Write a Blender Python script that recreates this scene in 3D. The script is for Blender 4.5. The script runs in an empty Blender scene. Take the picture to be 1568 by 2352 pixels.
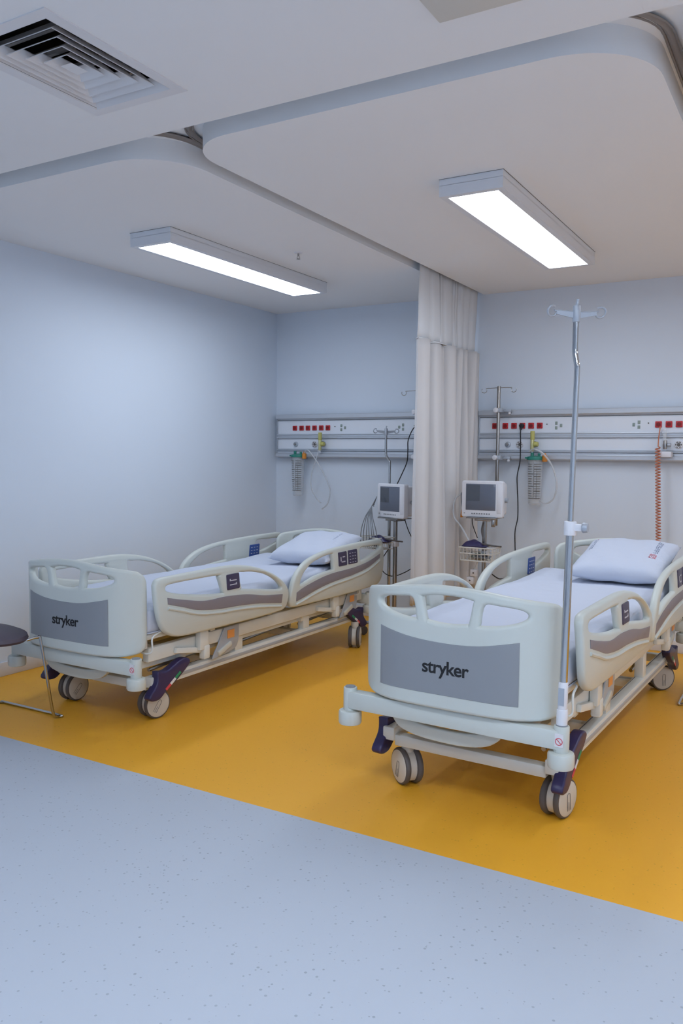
import bpy, bmesh, math, random
from mathutils import Vector, Matrix
random.seed(7)
COL = bpy.context.scene.collection
PI = math.pi

# ------------------------------------------------------------------ materials
def mat(name, col, rough=.5, metal=0., spec=.5, trans=0., alpha=1., emit=None, estr=0., noise=None, bump=None, sss=0.):
    m = bpy.data.materials.new(name); m.use_nodes = True
    nt = m.node_tree; b = nt.nodes['Principled BSDF']
    b.inputs['Base Color'].default_value = (*col, 1)
    b.inputs['Roughness'].default_value = rough
    b.inputs['Metallic'].default_value = metal
    b.inputs['Specular IOR Level'].default_value = spec
    b.inputs['Transmission Weight'].default_value = trans
    b.inputs['Alpha'].default_value = alpha
    if emit:
        b.inputs['Emission Color'].default_value = (*emit, 1)
        b.inputs['Emission Strength'].default_value = estr
    tc = None
    if noise or bump:
        tc = nt.nodes.new('ShaderNodeTexCoord')
    if noise:                                   # (scale, second colour, amount)
        n = nt.nodes.new('ShaderNodeTexNoise'); n.inputs['Scale'].default_value = noise[0]; n.inputs['Detail'].default_value = 4
        nt.links.new(tc.outputs['Object'], n.inputs['Vector'])
        r = nt.nodes.new('ShaderNodeValToRGB')
        r.color_ramp.elements[0].position = .35; r.color_ramp.elements[1].position = .65
        r.color_ramp.elements[0].color = (*noise[1], 1); r.color_ramp.elements[1].color = (*col, 1)
        nt.links.new(n.outputs['Fac'], r.inputs['Fac']); nt.links.new(r.outputs['Color'], b.inputs['Base Color'])
    if bump:                                    # (scale, strength, distance)
        n2 = nt.nodes.new('ShaderNodeTexNoise'); n2.inputs['Scale'].default_value = bump[0]; n2.inputs['Detail'].default_value = 3
        nt.links.new(tc.outputs['Object'], n2.inputs['Vector'])
        bp = nt.nodes.new('ShaderNodeBump'); bp.inputs['Strength'].default_value = bump[1]; bp.inputs['Distance'].default_value = bump[2]
        nt.links.new(n2.outputs['Fac'], bp.inputs['Height']); nt.links.new(bp.outputs['Normal'], b.inputs['Normal'])
    return m

M = {}
M['wall'] = mat('wall_paint', (.765, .835, .93), .85, spec=.2, noise=(1.3, (.755, .825, .92), 1), bump=(180, .05, .001))
M['ceiling'] = mat('ceiling_paint', (.92, .925, .93), .9, spec=.2, noise=(.9, (.91, .915, .92), 1))
M['panel_ceiling'] = M['ceiling']
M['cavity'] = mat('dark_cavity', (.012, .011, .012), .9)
M['grey_metal'] = mat('duct_grey', (.30, .27, .25), .7)  # plain warm grey for the curtain tracks and vent damper
M['vent'] = mat('vent_enamel', (.80, .79, .80), .45)
M['hatch'] = mat('hatch_plastic', (.72, .70, .64), .6)
M['light_body'] = mat('fixture_enamel', (.78, .80, .84), .4)
M['diffuser'] = mat('lit_diffuser', (.9, .9, .9), .5, emit=(.87, .97, 1.11), estr=9.0)
M['fill_diffuser'] = mat('aisle_fill_diffuser', (.9, .9, .9), .5, emit=(.87, .97, 1.11), estr=12.8)  # stronger panel, only for the added aisle fill lights
M['chrome'] = mat('chrome', (.50, .50, .50), .07, 1)
M['steel'] = mat('brushed_steel', (.40, .385, .37), .28, 1)
M['cream'] = mat('bed_plastic', (.645, .675, .63), .38, noise=(3, (.63, .66, .615), 1))
M['creamframe'] = mat('bed_frame_enamel', (.76, .765, .72), .35)
M['covers'] = mat('caster_cover', (.66, .63, .57), .4)
M['grille'] = mat('groove_grey', (.16, .15, .14), .6)
M['tyre'] = mat('grey_rubber', (.11, .10, .10), .6)
M['stripe'] = mat('rail_stripe_grey', (.26, .235, .26), .5)
M['fpanel'] = mat('footboard_grey', (.29, .305, .325), .5)
M['purple'] = mat('pedal_purple', (.035, .028, .10), .35)
M['purple2'] = mat('keypad_violet', (.055, .045, .10), .4)
M['blue'] = mat('keypad_blue', (.035, .085, .30), .4)
M['black'] = mat('black_print', (.012, .012, .014), .5)
M['blackcord'] = mat('black_cord', (.012, .012, .016), .5)
M['white'] = mat('white_plastic', (.80, .80, .84), .35)
M['whitemark'] = mat('pale_print', (.55, .55, .62), .5)
M['sheet'] = mat('white_sheet', (.62, .665, .78), .9, spec=.2, bump=(9, .35, .02))
M['pillow'] = mat('pillow_cotton', (.62, .665, .78), .9, spec=.2, bump=(14, .35, .015))
M['inkblue'] = mat('faded_ink_blue', (.22, .27, .40), .8)
M['inkred'] = mat('print_red', (.62, .12, .16), .8)
M['curtain'] = mat('curtain_fabric', (.72, .70, .70), .9, spec=.15, bump=(220, .15, .001))
M['curtop'] = mat('curtain_mesh', (.80, .82, .85), .9, spec=.1, bump=(300, .2, .001))
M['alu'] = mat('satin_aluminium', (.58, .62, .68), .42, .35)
M['alud'] = mat('satin_aluminium_dark', (.46, .50, .56), .45, .3)  # darker aluminium for ledges, clamps and knobs
M['hwpanel'] = mat('headwall_white', (.84, .88, .95), .35)
M['red'] = mat('socket_red', (.58, .02, .03), .4)
M['redd'] = mat('socket_recess_red', (.25, .01, .012), .5)
M['greengrey'] = mat('socket_green_grey', (.30, .36, .33), .5)
M['green'] = mat('lid_green', (.03, .25, .19), .4)
M['orange'] = mat('orange_plastic', (.75, .28, .04), .4)
M['brass'] = mat('pale_brass', (.62, .60, .30), .35, .4)
M['yellow'] = mat('flow_yellow', (.55, .52, .16), .4)
M['clear'] = mat('clear_plastic', (.80, .84, .88), .12, trans=.0, alpha=.28)
M['tube'] = mat('clear_tube', (.75, .78, .82), .3, alpha=.55)
M['screen'] = mat('dark_glass_screen', (.145, .165, .215), .15)
M['screen2'] = mat('screen_reflection_zone', (.10, .112, .135), .15)
M['wire'] = mat('white_wire', (.75, .73, .68), .4)
M['greycable'] = mat('grey_cable', (.22, .23, .25), .5)
M['coil'] = mat('orange_coil', (.60, .22, .13), .45)
M['seat'] = mat('stool_vinyl', (.085, .065, .085), .55, bump=(60, .2, .002))
M['labelgreen'] = mat('label_green', (.03, .30, .14), .5)
M['labelred'] = mat('label_red', (.70, .07, .09), .5)
M['labelwhite'] = mat('label_white', (.80, .78, .80), .5)
M['baseb'] = mat('skirting', (.76, .75, .76), .5)
M['beige'] = mat('tray_beige', (.62, .60, .52), .5)
M['orangelab'] = mat('orange_label', (.85, .36, .10), .5)

def floor_mat(name, col, speck, sscale, thr, rough, spots=None):
    m = bpy.data.materials.new(name); m.use_nodes = True
    nt = m.node_tree; b = nt.nodes['Principled BSDF']; L = nt.links
    tc = nt.nodes.new('ShaderNodeTexCoord')
    n = nt.nodes.new('ShaderNodeTexNoise'); n.inputs['Scale'].default_value = 1.1; n.inputs['Detail'].default_value = 5
    L.new(tc.outputs['Object'], n.inputs['Vector'])
    mx = nt.nodes.new('ShaderNodeMixRGB'); mx.inputs[1].default_value = (*[c * .965 for c in col], 1); mx.inputs[2].default_value = (*col, 1)
    L.new(n.outputs['Fac'], mx.inputs[0])
    # small chips of darker vinyl scattered in the surface
    v = nt.nodes.new('ShaderNodeTexVoronoi'); v.inputs['Scale'].default_value = sscale; v.feature = 'F1'
    L.new(tc.outputs['Object'], v.inputs['Vector'])
    big = nt.nodes.new('ShaderNodeTexNoise'); big.inputs['Scale'].default_value = 3.0
    L.new(tc.outputs['Object'], big.inputs['Vector'])
    sep = nt.nodes.new('ShaderNodeSeparateColor'); L.new(v.outputs['Color'], sep.inputs[0])
    pick = nt.nodes.new('ShaderNodeMath'); pick.operation = 'GREATER_THAN'; pick.inputs[1].default_value = .80
    L.new(sep.outputs[0], pick.inputs[0])
    size = nt.nodes.new('ShaderNodeMath'); size.operation = 'MULTIPLY'; size.inputs[1].default_value = thr
    L.new(sep.outputs[1], size.inputs[0])
    lt = nt.nodes.new('ShaderNodeMath'); lt.operation = 'LESS_THAN'
    L.new(v.outputs['Distance'], lt.inputs[0]); L.new(size.outputs[0], lt.inputs[1])
    mul = nt.nodes.new('ShaderNodeMath'); mul.operation = 'MULTIPLY'
    L.new(pick.outputs[0], mul.inputs[0]); L.new(lt.outputs[0], mul.inputs[1])
    m2 = nt.nodes.new('ShaderNodeMath'); m2.operation = 'MULTIPLY'; L.new(mul.outputs[0], m2.inputs[0]); L.new(big.outputs['Fac'], m2.inputs[1])
    mx2 = nt.nodes.new('ShaderNodeMixRGB'); mx2.inputs[2].default_value = (*speck, 1)
    L.new(m2.outputs[0], mx2.inputs[0]); L.new(mx.outputs[0], mx2.inputs[1])
    L.new(mx2.outputs[0], b.inputs['Base Color'])
    b.inputs['Roughness'].default_value = rough; b.inputs['Specular IOR Level'].default_value = .35
    return m
M['floorgrey'] = floor_mat('grey_vinyl', (.52, .565, .64), (.24, .27, .32), 85, .38, .50)
M['floorgold'] = floor_mat('gold_vinyl', (.95, .455, .032), (.62, .30, .02), 85, .35, .46)

# ------------------------------------------------------------------ geometry
class MB:
    """collects shapes into one mesh"""
    def __init__(s): s.bm = bmesh.new(); s.mi = 0
    def _fin(s, geom_verts):
        for v in geom_verts:
            for f in v.link_faces: f.material_index = s.mi
    def box(s, c, d, rot=None, bev=0., seg=2):
        r = bmesh.ops.create_cube(s.bm, size=1)
        vs = r['verts']
        mtx = Matrix.Translation(Vector(c)) @ (rot.to_4x4() if rot else Matrix.Identity(4)) @ Matrix.Diagonal((*d, 1))
        bmesh.ops.transform(s.bm, matrix=mtx, verts=vs)
        if bev:
            es = list({e for v in vs for e in v.link_edges})
            r2 = bmesh.ops.bevel(s.bm, geom=es, offset=bev, segments=seg, profile=.5, affect='EDGES')
            for f in r2['faces']: f.material_index = s.mi
            vs = [v for v in vs if v.is_valid] + r2['verts']
        s._fin([v for v in vs if v.is_valid]); return s
    def b6(s, x0, x1, y0, y1, z0, z1, bev=0.):
        return s.box(((x0 + x1) / 2, (y0 + y1) / 2, (z0 + z1) / 2), (abs(x1 - x0), abs(y1 - y0), abs(z1 - z0)), None, bev)
    def cyl(s, p0, p1, r, r2=None, seg=20, bev=0.):
        p0 = Vector(p0); p1 = Vector(p1); d = p1 - p0; r2 = r if r2 is None else r2
        prof = [(0, 0), (r, 0), (r2, d.length), (0, d.length)]
        if bev: prof = [(0, 0), (r - bev, 0), (r - bev * .3, bev * .3), (r, bev), (r2, d.length - bev), (r2 - bev * .3, d.length - bev * .3), (r2 - bev, d.length), (0, d.length)]
        return s.lathe(prof, p0, d, seg)
    def lathe(s, prof, base, axis, seg=24, sy=1.):
        q = Vector(axis).normalized().to_track_quat('Z', 'Y').to_matrix(); base = Vector(base)
        rings = []
        for r, h in prof:
            if r < 1e-6: rings.append([s.bm.verts.new(base + q @ Vector((0, 0, h)))])
            else: rings.append([s.bm.verts.new(base + q @ Vector((r * math.cos(2 * PI * k / seg), sy * r * math.sin(2 * PI * k / seg), h))) for k in range(seg)])
        for a, b in zip(rings, rings[1:]):
            for k in range(seg):
                k2 = (k + 1) % seg
                if len(a) == 1 and len(b) == 1: continue
                if len(a) == 1: f = s.bm.faces.new((a[0], b[k], b[k2]))
                elif len(b) == 1: f = s.bm.faces.new((a[k], b[0], a[k2]))
                else: f = s.bm.faces.new((a[k], b[k], b[k2], a[k2]))
                f.material_index = s.mi
        return s
    def tube(s, pts, r, seg=10, closed=False, caps=True, ry=None):
        pts = [Vector(p) for p in pts]; n = len(pts); ry = ry or r
        t = []
        for i in range(n):
            a = pts[(i - 1) % n] if (closed or i > 0) else pts[i]
            b = pts[(i + 1) % n] if (closed or i < n - 1) else pts[i]
            t.append((b - a).normalized())
        up = Vector((0, 0, 1)) if abs(t[0].z) < .9 else Vector((0, 1, 0))
        nrm = (up - t[0] * up.dot(t[0])).normalized(); rings = []
        for i in range(n):
            nrm = (nrm - t[i] * nrm.dot(t[i])).normalized(); bn = t[i].cross(nrm)
            rings.append([s.bm.verts.new(pts[i] + nrm * (ry * math.cos(2 * PI * k / seg)) + bn * (r * math.sin(2 * PI * k / seg))) for k in range(seg)])
        rr = range(n) if closed else range(n - 1)
        for i in rr:
            a, b = rings[i], rings[(i + 1) % n]
            for k in range(seg):
                f = s.bm.faces.new((a[k], a[(k + 1) % seg], b[(k + 1) % seg], b[k])); f.material_index = s.mi
        if caps and not closed:
            for rg in (rings[0][::-1], rings[-1]):
                f = s.bm.faces.new(rg); f.material_index = s.mi
        return s
    def prism(s, poly, fmap, t0, t1):
        """poly: 2-D points; fmap(a, b, t) -> point"""
        A = [s.bm.verts.new(fmap(a, b, t0)) for a, b in poly]; B = [s.bm.verts.new(fmap(a, b, t1)) for a, b in poly]
        n = len(poly)
        for i in range(n):
            f = s.bm.faces.new((A[i], A[(i + 1) % n], B[(i + 1) % n], B[i])); f.material_index = s.mi
        for rg in (A[::-1], B):
            f = s.bm.faces.new(rg); f.material_index = s.mi
        return s
    def grid(s, fn, nu, nv):
        G = [[s.bm.verts.new(fn(i / nu, j / nv)) for j in range(nv + 1)] for i in range(nu + 1)]
        for i in range(nu):
            for j in range(nv):
                f = s.bm.faces.new((G[i][j], G[i + 1][j], G[i + 1][j + 1], G[i][j + 1])); f.material_index = s.mi
        return s
    def move(s, fn):
        for v in s.bm.verts: v.co = fn(v.co)
        return s
    def build(s, name, mats, parent=None, loc=None, smooth=True, sharp=40, **tags):
        bmesh.ops.recalc_face_normals(s.bm, faces=s.bm.faces[:])
        if smooth:
            lim = math.radians(sharp)
            for f in s.bm.faces: f.smooth = True
            for e in s.bm.edges:
                if len(e.link_faces) == 2: e.smooth = e.calc_face_angle(0) < lim
        me = bpy.data.meshes.new(name); s.bm.to_mesh(me); s.bm.free()
        for m in (mats if isinstance(mats, (list, tuple)) else [mats]): me.materials.append(m)
        o = bpy.data.objects.new(name, me); COL.objects.link(o)
        if parent: o.parent = parent
        if loc: o.location = loc
        for k, v in tags.items(): o[k] = v
        return o

def tag(o, label=None, cat=None, group=None, kind=None):
    for k, v in (('label', label), ('category', cat), ('group', group), ('kind', kind)):
        if v: o[k] = v
    return o
def thing(name, label, cat, loc=(0, 0, 0), rz=0., group=None):
    o = bpy.data.objects.new(name, None); COL.objects.link(o); o.empty_display_size = .1
    o.location = loc; o.rotation_euler = (0, 0, rz)
    return tag(o, label, cat, group)
def smooth_loop(pts, k=5, closed=True):
    """Catmull-Rom through the points; a point given twice stays a corner"""
    P = [Vector(p) for p in pts]; n = len(P); out = []
    rng = range(n) if closed else range(n - 1)
    for i in rng:
        if closed: a, b, c, d = P[(i - 1) % n], P[i], P[(i + 1) % n], P[(i + 2) % n]
        else: a, b, c, d = P[max(i - 1, 0)], P[i], P[i + 1], P[min(i + 2, n - 1)]
        if (b - c).length < 1e-6: out.append(b); continue
        if (a - b).length < 1e-6: a = b
        if (c - d).length < 1e-6: d = c
        for j in range(k):
            t = j / k
            out.append(.5 * ((2 * b) + (c - a) * t + (2 * a - 5 * b + 4 * c - d) * t * t + (-a + 3 * b - 3 * c + d) * t ** 3))
    if not closed: out.append(P[-1])
    return out
def plate(outer, holes, thick, bev):
    """filled outline with holes, rounded edges, in the x-y plane, thickness along z -> bmesh"""
    cu = bpy.data.curves.new('outline', 'CURVE'); cu.dimensions = '2D'; cu.fill_mode = 'BOTH'
    for loop in [outer] + list(holes):
        pts = [p for i, p in enumerate(loop) if (Vector(p[:2]) - Vector(loop[i - 1][:2])).length > 1e-5]
        sp = cu.splines.new('POLY'); sp.points.add(len(pts) - 1)
        for q, p in zip(sp.points, pts): q.co = (p[0], p[1], 0, 1)
        sp.use_cyclic_u = True
    cu.extrude = max(thick / 2 - bev, 0); cu.bevel_depth = bev; cu.bevel_resolution = 2; cu.offset = -bev
    ob = bpy.data.objects.new('outline', cu); COL.objects.link(ob)
    dg = bpy.context.evaluated_depsgraph_get(); dg.update()
    me = bpy.data.meshes.new_from_object(ob.evaluated_get(dg), depsgraph=dg)
    bm = MB(); bm.bm.from_mesh(me)
    bpy.data.objects.remove(ob); bpy.data.curves.remove(cu); bpy.data.meshes.remove(me)
    bmesh.ops.remove_doubles(bm.bm, verts=bm.bm.verts[:], dist=1e-5)
    return bm
def cuts(mb, axis, values):
    for v in values:
        co = [0, 0, 0]; no = [0, 0, 0]; co[axis] = v; no[axis] = 1
        bmesh.ops.bisect_plane(mb.bm, geom=mb.bm.verts[:] + mb.bm.edges[:] + mb.bm.faces[:], plane_co=co, plane_no=no, dist=1e-5)
def lettering(text, size, bold=0.):
    """text as a flat mesh in x-y, centred"""
    cu = bpy.data.curves.new('txt', 'FONT'); cu.body = text; cu.size = size; cu.offset = bold; cu.align_x = 'CENTER'; cu.align_y = 'CENTER'; cu.space_character = .93
    cu.extrude = .0006
    ob = bpy.data.objects.new('txt', cu); COL.objects.link(ob)
    dg = bpy.context.evaluated_depsgraph_get(); dg.update()
    me = bpy.data.meshes.new_from_object(ob.evaluated_get(dg), depsgraph=dg)
    bm = MB(); bm.bm.from_mesh(me)
    bpy.data.objects.remove(ob); bpy.data.curves.remove(cu); bpy.data.meshes.remove(me)
    return bm
def arc(cx, cy, r, a0, a1, n=12):
    return [(cx + r * math.cos(math.radians(a0 + (a1 - a0) * i / n)), cy + r * math.sin(math.radians(a0 + (a1 - a0) * i / n))) for i in range(n + 1)]
def rrect(x0, x1, y0, y1, r, n=5):
    return arc(x1 - r, y1 - r, r, 0, 90, n) + arc(x0 + r, y1 - r, r, 90, 180, n) + arc(x0 + r, y0 + r, r, 180, 270, n) + arc(x1 - r, y0 + r, r, 270, 360, n)
RZ = lambda a: Matrix.Rotation(a, 3, 'Z')
RX = lambda a: Matrix.Rotation(a, 3, 'X')
RY = lambda a: Matrix.Rotation(a, 3, 'Y')

# ------------------------------------------------------------------ room shell
XL, XR, YB, YF = -4.25, 3.2, 6.113, -2.6
ZC, ZS, YE = 2.602, 2.692, 2.525        # ceiling, slot depth, floor joint
fl = MB()
fl.b6(XL, XR, YF, YE, -.1, 0); fl.mi = 1; fl.b6(XL, XR, YE, YB, -.1, 0)
tag(fl.build('floor', [M['floorgrey'], M['floorgold']], smooth=False), kind='structure')
def struct(name, mb, m, **k): return tag(mb.build(name, m, **k), kind='structure')
struct('wall_left', MB().b6(XL - .12, XL, YF - .12, YB + .12, -.1, 2.8), M['wall'], smooth=False)
struct('wall_right', MB().b6(XR, XR + .12, YF - .12, YB + .12, -.1, 2.8), M['wall'], smooth=False)
struct('wall_back', MB().b6(XL, XR, YB, YB + .12, -.1, 2.8), M['wall'], smooth=False)
struct('wall_front', MB().b6(XL, XR, YF - .12, YF, -.1, 2.8), M['wall'], smooth=False)
struct('baseboard_left', MB().b6(XL, XL + .012, YF, YB - .012, 0, .085, .003), M['baseb'])
struct('baseboard_back', MB().b6(XL, XR, YB - .012, YB, 0, .085, .003), M['baseb'])
fm = lambda a, b, t: Vector((a, b, t))
# corridor ceiling, with openings for the vents
VX0, VX1, VY0, VY1 = -2.34, -1.99, 1.694, 2.216
ce = MB()
ce.b6(XL, VX0, YF, 2.505, ZC, 2.80); ce.b6(VX1, XR, YF, 2.505, ZC, 2.80)
ce.b6(VX0, VX1, YF, VY0, ZC, 2.80); ce.b6(VX0, VX1, VY1, 2.505, ZC, 2.80)
ce.b6(XL, XR, 2.505, YB, ZS, 2.80)
# bay panels hanging between the curtain slots, rounded at the aisle corners
def baypanel(x0, x1, rl, rr):
    y0 = 2.635; p = [(x1, YB), (x0, YB)]
    p += arc(x0 + rl, y0 + rl, rl, 180, 270, 16) if rl else [(x0, y0)]
    p += arc(x1 - rr, y0 + rr, rr, 270, 360, 16) if rr else [(x1, y0)]
    ce.prism(p, fm, ZC, ZS + .02)
baypanel(XL, -2.415, 0, .30); baypanel(-2.323, -.511, .24, .30); baypanel(-.42, XR, .24, 0)
struct('ceiling', ce, M['ceiling'], sharp=20)

# curtain tracks inside the slots
def track(pts, label):
    mb = MB()
    pl = [Vector((x, y, ZS - .008)) for x, y in pts]
    mb.tube(pl, .014, 4, ry=.010)
    for s in (-1, 1):
        side = []
        for i, p in enumerate(pl):
            a = pl[max(i - 1, 0)]; b = pl[min(i + 1, len(pl) - 1)]; d = (b - a).normalized(); side.append(p + Vector((-d.y, d.x, 0)) * .016 * s - Vector((0, 0, .004)))
        mb.tube(side, .004, 4)
    return tag(mb.build('curtain_track', M['grey_metal'], sharp=30), label, 'curtain track', 'curtain tracks in the ceiling slots')
track([(XL + .03, 2.57)] + arc(-2.645, 2.83, .262, 270, 360, 10) + [(-2.383, 6.09)], 'curtain track in the ceiling slot around the left bay beside the blank wall')
track([(-2.352, 6.09)] + arc(-2.10, 2.825, .252, 180, 270, 10) + arc(-.74, 2.83, .262, 270, 360, 10) + [(-.478, 6.09)], 'curtain track in the ceiling slot around the bay of the bed with the tall pole')

# ceiling supply vent
vt = thing('ceiling_vent', 'white four-way ceiling vent with nested louvres and black gaps, at top left', 'vent', ((VX0 + VX1) / 2, (VY0 + VY1) / 2, ZC))
def ring(mb, i0, z0, i1, z1, t=.003):
    hx, hy = (VX1 - VX0) / 2, (VY1 - VY0) / 2
    def c(i, z): return [Vector((sx * (hx - i), sy * (hy - (i * 1.5 if i > .005 else i)), z)) for sx, sy in ((-1, -1), (1, -1), (1, 1), (-1, 1))]
    a, b = c(i0, z0), c(i1, z1); a2 = [p + Vector((0, 0, t)) for p in a]; b2 = [p + Vector((0, 0, t)) for p in b]
    V = [[mb.bm.verts.new(p) for p in q] for q in (a, b, b2, a2)]
    for q in range(4):
        r = (q + 1) % 4
        for A, B in ((V[0], V[1]), (V[1], V[2]), (V[2], V[3]), (V[3], V[0])): mb.bm.faces.new((A[q], A[r], B[r], B[q]))
f = MB(); ring(f, -.042, -.0035, -.001, -.0035, .0035); ring(f, -.0005, -.004, .024, .030, .002)
f.build('frame', M['vent'], vt, sharp=10)
for k, i0 in enumerate((.030, .060, .092, .122)):
    g = MB(); ring(g, i0, -.003, i0 + .026, .026); g.build('louvre', M['vent'], vt, sharp=10)
g = MB(); hx, hy = (VX1 - VX0) / 2 - .150, (VY1 - VY0) / 2 - .226
V = [g.bm.verts.new((sx * hx, sy * hy, -.002)) for sx, sy in ((-1, -1), (1, -1), (1, 1), (-1, 1))]; ap = [g.bm.verts.new((0, -.006, .012)), g.bm.verts.new((0, .006, .012))]
g.bm.faces.new(V); g.bm.faces.new((V[0], V[1], ap[0])); g.bm.faces.new((V[1], V[2], ap[1], ap[0])); g.bm.faces.new((V[2], V[3], ap[1])); g.bm.faces.new((V[3], V[0], ap[0], ap[1]))
g.build('centre_cone', M['vent'], vt, sharp=10)
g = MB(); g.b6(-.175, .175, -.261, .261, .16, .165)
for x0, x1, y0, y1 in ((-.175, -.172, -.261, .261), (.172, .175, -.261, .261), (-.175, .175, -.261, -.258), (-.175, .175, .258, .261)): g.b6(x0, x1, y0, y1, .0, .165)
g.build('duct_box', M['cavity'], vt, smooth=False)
g = MB().b6(.135, .150, -.17, .17, .035, .10)
for y in (-.16, -.05, .06, .17): g.b6(-.15, .15, y - .006, y + .006, .030, .05)
g.build('damper', M['grey_metal'], vt, smooth=False)
ht = thing('ceiling_hatch', 'beige ceiling hatch cut off by the top edge of the photo', 'hatch', (-.76, 2.01, ZC))
g = MB().b6(-.25, .25, -.25, .25, -.010, -.0005, .004); g.build('frame', M['hatch'], ht)
g = MB().b6(-.215, .215, -.215, .215, -.014, -.0095, .002); g.build('lid', M['hatch'], ht)

# ceiling lights
def ceiling_light(x, y, label, lx=.30, ly=1.652, drop=.078, dm='diffuser'):
    t = thing('ceiling_light', label, 'ceiling light', (x, y, ZC), 0, 'surface mounted ceiling lights')
    b = MB(); w = .032; hx, hy = lx / 2, ly / 2
    b.b6(-hx, hx, -hy, hy, -.030, -.0015)
    b.b6(-hx, -hx + w, -hy, hy, -drop, -.029); b.b6(hx - w, hx, -hy, hy, -drop, -.029)
    b.b6(-hx + w, hx - w, -hy, -hy + w, -drop, -.029); b.b6(-hx + w, hx - w, hy - w, hy, -drop, -.029)
    b.build('housing', M['light_body'], t, smooth=False)
    b = MB(); b.bm.faces.new([b.bm.verts.new((sx * (hx - w), sy * (hy - w), -drop + .004)) for sx, sy in ((-1, -1), (-1, 1), (1, 1), (1, -1))])
    b.build('diffuser', M[dm], t, smooth=False)
    b = MB().b6(-hx - .002, hx + .002, -hy - .002, hy + .002, -.0015, 0); b.build('mounting_plate', M['grille'], t, smooth=False)
    return t
ceiling_light(-1.410, 4.346, 'long lit ceiling light nearer the right edge, above the bed with the tall pole')
ceiling_light(-3.312, 4.346, 'long lit ceiling light above the bed beside the blank left wall')
for x in (.6, 2.4): ceiling_light(x, 4.346, 'added long ceiling light over the next bays, unseen right of the frame')  # added out of view to brighten bed rails and walls from the right
for x, y in ((-1.7, .75), (-.2, .75), (1.3, .75), (2.7, .75), (-1.2, -1.1), (.6, -1.1), (2.4, -1.1)):
    ceiling_light(x, y, 'added unseen square fill light over the aisle behind the camera', .62, .62, .05, 'fill_diffuser')  # unseen fill lights, added to even out floor, footboards and walls
sp = thing('fire_sprinkler', 'small metal fire sprinkler on the ceiling right of the left light', 'sprinkler', (-2.86, 4.34, ZC)); sp.scale = (.75, .75, .75)
MB().lathe([(0, 0), (.035, 0), (.033, -.006), (.012, -.010), (0, -.010)], (0, 0, 0), (0, 0, 1), 20).build('escutcheon', M['white'], sp)
g = MB().cyl((0, 0, -.03), (0, 0, -.008), .008).lathe([(0, -.055), (.016, -.055), (.016, -.052), (.004, -.05), (0, -.05)], (0, 0, 0), (0, 0, 1), 12)
g.tube([(.008, 0, -.03), (.014, 0, -.04), (.004, 0, -.052)], .002, 6).tube([(-.008, 0, -.03), (-.014, 0, -.04), (-.004, 0, -.052)], .002, 6); g.build('nozzle', M['steel'], sp)

# ------------------------------------------------------------------ privacy curtain
cu = thing('privacy_curtain', 'pale pleated privacy curtain with mesh top hanging between the two beds', 'curtain', (-2.37, 5.03, 0))
folds = [(0, .0), (.03, -.022), (.075, .020), (.13, .030), (.165, .010), (.182, -.055), (.215, -.030), (.25, .026), (.34, .040), (.40, .030), (.425, -.052), (.455, -.046), (.48, .020), (.53, .046), (.575, .034), (.598, -.052), (.625, -.046), (.645, .036), (.685, .046), (.708, -.052), (.735, -.046), (.755, .040), (.795, .046), (.820, -.052), (.845, -.046), (.868, .042), (.905, .046), (.93, -.050), (.955, -.044), (.98, .036), (1.03, .044), (1.06, .0)]
path = smooth_loop([(x, y) for y, x in folds], 7, closed=False)
def cfn(u, v, z0, z1, amp, off=0.):
    i = min(int(u * (len(path) - 1)), len(path) - 1); p = path[i]; z = z0 + (z1 - z0) * v
    k = 1.12 * amp * (1 + .25 * math.sin(3 * v + i * .13)) * (1 + .25 * (1 - v))
    return Vector((p[0] * k + off + .010 * math.sin(5 * p[1] + 2 * v), p[1] + .004 * math.sin(9 * v + p[1] * 20), z))
n = len(path) - 1
g = MB().grid(lambda u, v: cfn(u, v, .34, 2.145, 1.0), n, 26); o = g.build('fabric', M['curtain'], cu, sharp=80)
md = o.modifiers.new('thickness', 'SOLIDIFY'); md.thickness = .002
g = MB().grid(lambda u, v: cfn(u, v, 2.140, 2.672, .12 + .06 * v), n, 8); o = g.build('mesh_header', M['curtop'], cu, sharp=80)
md = o.modifiers.new('thickness', 'SOLIDIFY'); md.thickness = .0015
g = MB().grid(lambda u, v: cfn(u, v, 2.134, 2.150, .55, .0), n, 2); o = g.build('seam_band', M['curtop'], cu, sharp=80)
md = o.modifiers.new('thickness', 'SOLIDIFY'); md.thickness = .003
for k in range(12):
    y = .03 + k * .088; MB().b6(-.004, .004, y - .006, y + .006, 2.665, 2.676).build('glider', M['white'], cu)

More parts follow.
